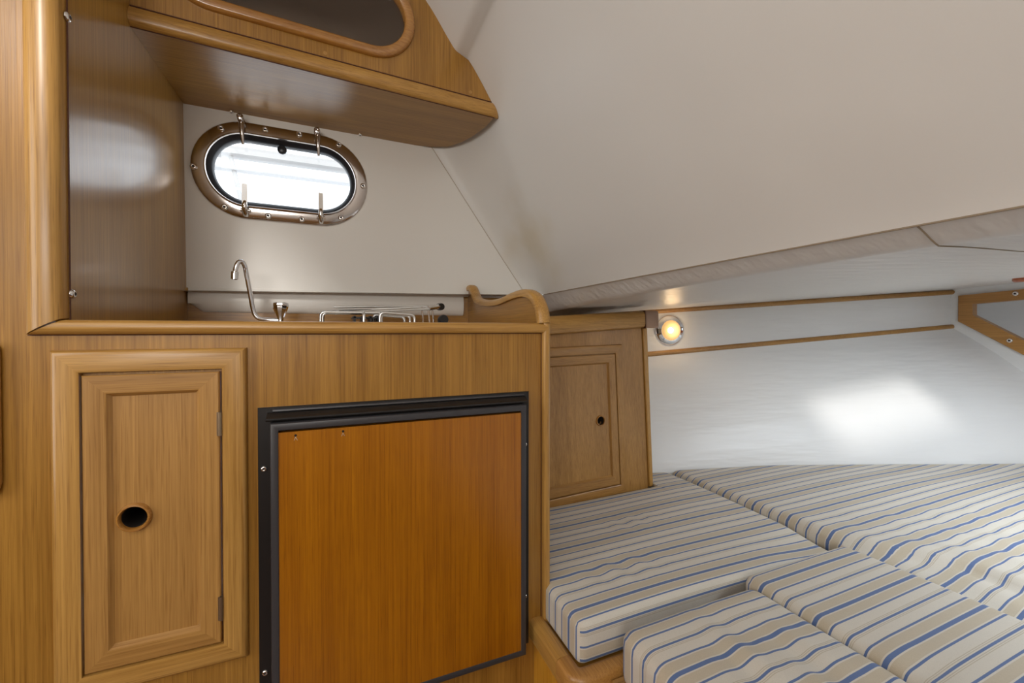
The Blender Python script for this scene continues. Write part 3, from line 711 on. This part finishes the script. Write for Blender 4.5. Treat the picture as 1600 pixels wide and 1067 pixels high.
for x, y in ((.255, 1.40), (.28, 1.42), (.298, 1.44)):
    MB().tube([(x, y, .076), (x+.003, y, .045), (x+.006, y, .014)], .0030, 8).build('clamp_leg', 'steel', st)
MB().lathe([(.0001, -.012), (.0115, -.012), (.0125, -.006), (.0125, .006), (.0115, .012), (.0001, .012)], (.322, 1.425, .079), (.3, -1, 0), 18).build('clamp_knob', 'black', st)
MB().lathe([(.0001, -.014), (.015, -.014), (.017, -.008), (.017, .008), (.015, .014), (.0001, .014)], (.331, 1.42, .034), (.1, -1, .1), 20).build('burner_knob', 'black', st)
MB().box(.035, .11, 1.30, 1.42, .034, .038).build('burner_grate', 'black', st)
for k in range(4): MB().box(.04+.022*k, .046+.022*k, 1.30, 1.42, .012, .041).build('grate_bar', 'black', st, smooth=0)

# ================================================================ low locker by the berth
def Lk(u, v, w): return (u, 1.463+.04*u+.07*v-w, v)
lk = thing('berth_locker', 'small pale oak locker standing at the head of the berth beside the lamp', 'locker', (1.0, 1.5, -.70))
mb = MB()
for a, b_, c, d in ((.50, .60, -.775, .03), (1.095, 1.256, -.775, .03), (.60, 1.095, -.775, -.655), (.60, 1.095, -.112, .03)): mb.prism([(a, c), (b_, c), (b_, d), (a, d)], -.014, 0, Lk)
mb.build('face_panel', 'pale_z', lk, smooth=0)
mb = MB(); mb.box(1.243, 1.256, 1.47, 1.94, -.70, .03, fn=lambda x, y, z: (x, (y if y > 1.6 else Lk(x, z, -.014)[1]), z) if y < 1.6 else (x, min(y, hullY(x, z)+.0), z)); mb.build('side_panel', 'pale_z', lk, smooth=0)
mb = MB(); mb.moulding(.560, 1.1365, -.692, -.064, [(0, 0), (0, .006), (.003, .011), (.008, .0125), (.032, .0125), (.0365, .010), (.0365, -.004)], lambda u, v, w: Lk(u, v+.020*(u-1.1), w), 0, 1)
mb.build('door_frame', ['pale_x', 'pale_z'], lk, smooth=30)
Ld = lambda u, v, w: Lk(u, v+.020*(u-1.1), w)
dr = MB(); dr.moulding(.590, 1.0965, -.651, -.104, [(0, -.004), (0, .0085), (.002, .0105), (.030, .0105), (.034, .009), (.039, .002), (.041, .000)], Ld, 0, 1)
holed(dr, .629, 1.0575, -.612, -.143, 1.0134, -.3800, .0175, .0005, Ld, 1)
ld = dr.build('door', ['pale_x', 'pale_z'], lk, smooth=30)
rc = Ld(1.0134, -.3800, 0)
MB().lathe([(.0170, -.002), (.0170, .003), (.0185, .0070), (.0205, .0068), (.0222, .004), (.0225, 0)], rc, (0, -1, .07), 30).build('finger_ring', 'ring', ld)
MB().lathe([(.0168, .001), (.0168, -.07), (.0001, -.07)], rc, (0, -1, .07), 24).build('finger_hole', 'hole', ld)
# top rail, rounded
mb = MB(); rp = [(0, -.0395), (.020, -.0385), (.030, -.032), (.034, -.020), (.034, .018), (.030, .030), (.020, .0365), (-.02, .0370), (-.02, -.0395)]
cols = [[Lk(x, .0475+.063*(x-1.25)+v, w) for w, v in rp] for x in (.50, .9, 1.2515)]
mb.sweep_loop(cols); mb.add(cols[0], [tuple(range(len(rp)))]); mb.add(cols[-1], [tuple(range(len(rp)))]); mb.build('top_rail', 'trim_x', lk, smooth=40)
mb = MB(); mb.prism([(.53, 1.49), (1.262, 1.52), (1.262, 1.905), (.53, 2.08)], 0, .012, lambda u, v, w: (u, v, .040+.063*(u-1.25)+w)); mb.build('top_board', 'pale_x', lk, smooth=0)
mb = MB(); mb.prism([(1.257, -.690), (1.279, -.690), (1.284, .008), (1.2600, .008)], -.03, .009, Lk); mb.build('end_trim', 'trim_z', lk, bevel=.005, segs=3)
mb = MB(); mb.prism([(1.2535, .008), (1.331, .008), (1.333, .0865), (1.2535, .0855)], -.12, .036, Lk); o = mb.build('corner_cap', 'brownpl', lk, bevel=.009, segs=4); o['label'] = 'brown plastic corner cap'
MB().prism([(1.2513, .007), (1.2535, .007), (1.2535, .086), (1.2513, .086)], 0, .0352, Lk).build('groove', 'groove', lk, smooth=0)

# ================================================================ reading lamp
nl = Vector((-.246, -.969, 0)).normalized(); lc = Vector((1.695, hT(1.695), -.003))
rl = thing('reading_lamp', 'round chrome reading lamp, lit, on the white hull strip beside the locker', 'lamp', tuple(lc))
MB().lathe([(.084, 0), (.084, .004), (.081, .008), (.072, .013), (.060, .017), (.056, .018), (.054, .012)], tuple(lc), nl, 48).build('bezel', 'chrome', rl, smooth=60)
MB().lathe([(.0545, .012), (.052, .022), (.044, .030), (.030, .036), (.015, .0385), (.0001, .039)], tuple(lc), nl, 40).build('lens', 'lens', rl, smooth=60)
tn = Vector((nl.y, -nl.x, 0)); tn = -tn if tn.x > 0 else tn
bp = lc+nl*.034+tn*.014
MB().lathe([(.0001, -.004), (.012, .0), (.0165, .004), (.013, .0085), (.0001, .010)], tuple(bp-nl*.002), nl, 20).build('bulb', 'bulb', rl)
sb = lc+tn*.068+nl*.012
MB().box(-.011, .011, -.006, .006, -.014, .014, fn=lambda x, y, z: tuple(sb+tn*x+nl*y+Vector((0, 0, z-.005)))).build('switch', 'black', rl, bevel=.002)
for d in (tn*.071, -tn*.070):
    q = lc+d+nl*.008; screw(rl, tuple(q+Vector((0, 0, .020))), nl, .004)
pl = bpy.data.lights.new('reading_lamp_glow', 'POINT'); pl.energy = .22; pl.color = (1, .66, .34); pl.shadow_soft_size = .03
po = bpy.data.objects.new('reading_lamp_glow', pl); C.objects.link(po); po.location = W(tuple(lc+nl*.075))

# ================================================================ berth base
bb = thing('bunk', 'wooden berth platform with rounded solid oak rim under the cushions', 'berth', (1.5, .8, -1.25))
mb = MB(); mb.prism([(.50, 1.0), (.522, 1.0), (.522, 1.66), (.75, 1.70), (1.37, 1.56), (1.96, 1.39), (2.6, 1.16), (3.17, .92), (3.485, .77), (3.485, -.77), (3.17, -.92), (1.96, -1.39), (1.5, -1.5), (1.45, -1.5), (1.45, .77), (.50, .79)], -.795, -.780, lambda u, v, w: (u, v, w)); mb.build('platform', 'oak_x', bb, smooth=0)
mb = MB(); mb.prism([(.56, .768), (1.45, .768), (1.45, -.9), (.56, -.9)], -.800, -.782, lambda u, v, w: (u, v, w)); o = mb.build('infill_board', 'pale_x', bb, smooth=0)
rp = [(0, -.815), (0, -.776), (.004, -.770), (.012, -.767), (.030, -.767), (.038, -.770), (.041, -.776), (.041, -.815)]
path = [(.4640, .9995, 0), (.4640, .90, 0)]+[(.4640+.045*(1-cos(a)), .775-.045*sin(a)+.045, 0) for a in [pi/2*k/8 for k in range(9)]]+[(.60, .775, 0), (1.44, .775, 0)]
path = [Vector(p) for p in path]
def rimmb(P, lat):
    loops = []
    for i, p in enumerate(P):
        t = (P[min(i+1, len(P)-1)]-P[max(i-1, 0)]).normalized(); nn = Vector((-t.y, t.x, 0))
        loops.append([tuple(Vector((p.x, p.y, 0))+nn*w+Vector((0, 0, z))) for w, z in rp])
    m_ = MB(); m_.sweep_loop(loops); m_.add(loops[0], [tuple(range(len(rp)))]); m_.add(loops[-1], [tuple(range(len(rp)))]); return m_
rimmb(path[:2]+[Vector((.4640, .853, 0))], 1).build('side_rim', 'trim_y', bb, smooth=50)
rimmb([Vector((.4640, .8520, 0))]+path[2:], 1).build('corner_rim', 'bow_wood', bb, smooth=50)
MB().box(.478, .49, .81, .999, -1.25, -.8155).build('side_panel', 'yellow_ply', bb, smooth=0)
MB().box(.49, .61, .795, .81, -1.25, -.8155).build('front_panel', 'yellow_ply', bb, smooth=0)
mb = MB(); mb.box(.545, .60, .70, .772, -.835, -.801); mb.build('support_block', 'trim_x', bb, bevel=.003)
mb = MB(); mb.box(.575, 1.45, .66, .70, -1.25, -.801); mb.build('inner_panel', 'red_ply', bb, smooth=0)

# ================================================================ cushions
def cushion(name, x0, x1, y0, y1, zt, zb, r, warp=None, top=None, nx=60, ny=60, nz=8, s0=0., piping=None, label=None, group=None):
    hx, hy, hz_ = (x1-x0)/2, (y1-y0)/2, (zt-zb)/2; cx, cy, cz = (x0+x1)/2, (y0+y1)/2, (zt+zb)/2
    mb = MB(); uvs = []
    def axis(n, h):   # denser near the ends
        e = [-h, -h+r*.15, -h+r*.35, -h+r*.6, -h+r*.85, -h+r*1.1]
        return e+[(-h+r*1.1)+(2*h-2.2*r)*k/n for k in range(1, n)]+[-q for q in reversed(e)]
    ax, ay = axis(nx, hx), axis(ny, hy); az = [-hz_+2*hz_*k/nz for k in range(nz+1)]
    def rnd(p):
        q = Vector((max(-hx+r, min(hx-r, p[0])), max(-hy+r, min(hy-r, p[1])), max(-hz_+r*.7, min(hz_-r*.7, p[2]))))
        d = Vector(p)-q
        if d.length > 1e-9:
            e = Vector((d.x/r, d.y/r, d.z/(r*.7)))
            # project box corner region onto a round
            m_ = max(abs(e.x), abs(e.y), abs(e.z)); e2 = e.normalized()*m_ if m_ > 0 else e
            d = Vector((e2.x*r, e2.y*r, e2.z*r*.7))
        return q+d
    def fin(p):
        q = rnd(p); x, y, z = q.x+cx, q.y+cy, q.z+cz
        wt_ = max(0, q.z/hz_)
        if top: z += top(x, y)*wt_
        if warp: x, y = warp(x, y)
        return (x, y, z)
    def s_of(p, side):
        if side == 'f': s = -hy-(hz_-p[2])
        elif side == 'b': s = hy+(hz_-p[2])
        else: s = p[1]
        q = (p[0]+cx, s+cy)
        if warp: q = warp(q[0], q[1])
        return (q[0], q[1]+s0)
    def face(A, B, mk, side):
        for i in range(len(A)-1):
            for j in range(len(B)-1):
                ps = [mk(A[i], B[j]), mk(A[i+1], B[j]), mk(A[i+1], B[j+1]), mk(A[i], B[j+1])]
                o = len(mb.v); mb.v += [fin(p) for p in ps]; mb.f.append((o, o+1, o+2, o+3)); mb.m.append(0); uvs.append([s_of(p, side) for p in ps])
    face(ax, ay, lambda a, b_: (a, b_, hz_), 't'); face(ax, ay, lambda a, b_: (a, b_, -hz_), 'o')
    face(ax, az, lambda a, b_: (a, -hy, b_), 'f'); face(ax, az, lambda a, b_: (a, hy, b_), 'b')
    face(ay, az, lambda a, b_: (-hx, a, b_), 'l'); face(ay, az, lambda a, b_: (hx, a, b_), 'r')
    mb.uv = uvs
    o = mb.build(name, 'ticking', base=W((cx, cy, zb)), smooth=80)
    tag(o, label, 'cushion', 'striped berth cushions')
    return o
def g2(x, y, cx, cy, sx, sy): return exp(-((x-cx)/sx)**2-((y-cy)/sy)**2)
def top1(x, y):
    z = .006*sin(x*5+1)*sin(y*6)
    z += .0045*sin(x*70+y*9)*g2(x, y, .74, .97, .13, .05)+.003*sin(x*80)*g2(x, y, .95, 1.2, .12, .05)
    z -= .018*smooth01((x-1.15)/.3)*smooth01((1.0-y)/.16)     # near right corner droops
    z += .006*g2(x, y, .95, 1.1, .4, .3)
    return z
def warp1(x, y):
    far = 1.436 if x < 1.272 else lerp(1.436, hB(x)-.004, smooth01((x-1.272)/.02))
    if y > 1.0: y = 1.0+(y-1.0)*(far-1.0)/.44
    return x, y
c1 = cushion('berth_cushion', .5055, 1.447, .8195, 1.44, -.681, -.7795, .022, warp1, top1, s0=.012, label='striped berth cushion in the corner between galley end and small locker')
def top2(x, y):
    z = .005*sin(x*4)*sin(y*5+1)
    w_ = smooth01((1.15-y)/.5)*smooth01((2.7-x)/.8)
    z += w_*(.0028*sin(x*26+y*12+1.5*sin(y*9))+.0016*sin(x*60-y*20))
    z += .0015*sin(x*30+y*40)*g2(x, y, 1.9, .75, .3, .2)
    wd_ = .03+.20*smooth01((.95-y)/.5); k_ = smooth01((1.05-y)/.45); z -= k_*(.026*max(0, min(1, 1-(x-1.458)/wd_))+.016*smooth01((1.458+wd_+.02*sin(y*22)-x)/.035)); z -= .006*smooth01((y-1.1)/.3)
    return z
def warp2(x, y):
    e = smooth01((.95-y)/.65)*.02*max(0, 1-(x-1.458)/.7)
    x2 = x+e
    far = hB(x2)-.004
    if y > .3: y = .3+(y-.3)*(far-.3)/(1.57-.3)
    return x2, y
def cu2():
    # y extent mapped between the centreline and the hull
    return cushion('berth_cushion', 1.462, 3.46, -.74, 1.57, -.660, -.7795, .036, lambda x, y: warp2(x, y), top2, nx=110, ny=110, s0=.022, label='large striped mattress filling the bow along the white hull side')
cu2()
def top3(x, y): return .004*sin(x*7)*sin(y*8)+.010*g2(x, y, 1.2, .35, .35, .5)-.006*smooth01((1.10-x)/.09)*g2(x, y, 1.0, .48, .2, .05)+.004*sin(y*55)*g2(x, y, 1.04, .45, .05, .10)
cushion('berth_cushion', 1.000, 1.440, -.75, .800, -.662, -.7815, .030, None, top3, nx=50, ny=110, label='inner striped infill cushion touching the large bow mattress')
def top4(x, y): return .008*g2(x, y, .8, .3, .25, .5)+(.0055*sin(x*48+y*14)+.003*sin(x*85))*g2(x, y, .80, .56, .10, .14)+.004*sin(x*38+y*30)*g2(x, y, .9, .40, .12, .12)
cushion('berth_cushion', .570, .998, -.75, .765, -.664, -.7815, .034, None, top4, nx=50, ny=110, label='outer striped infill cushion whose corner overhangs the rounded wooden rim')

# small wooden button on the soffit
MB().lathe([(.022, 0), (.022, .012), (.016, .018), (.0001, .019)], (2.815, .853, soff(2.815, .853)), (0, 0, -1), 20)
o = MB().lathe([(.022, -.002), (.022, .012), (.016, .018), (.0001, .019)], (2.79, .853, soff(2.79, .853)), (0, 0, -1), 20).build('ceiling_button', 'red_ply', base=W((2.79, .853, soff(2.79, .853)))); tag(o, 'small reddish wooden button on the low white ceiling', 'button')

for o in bpy.data.objects:
    if '_w' in o: del o['_w']
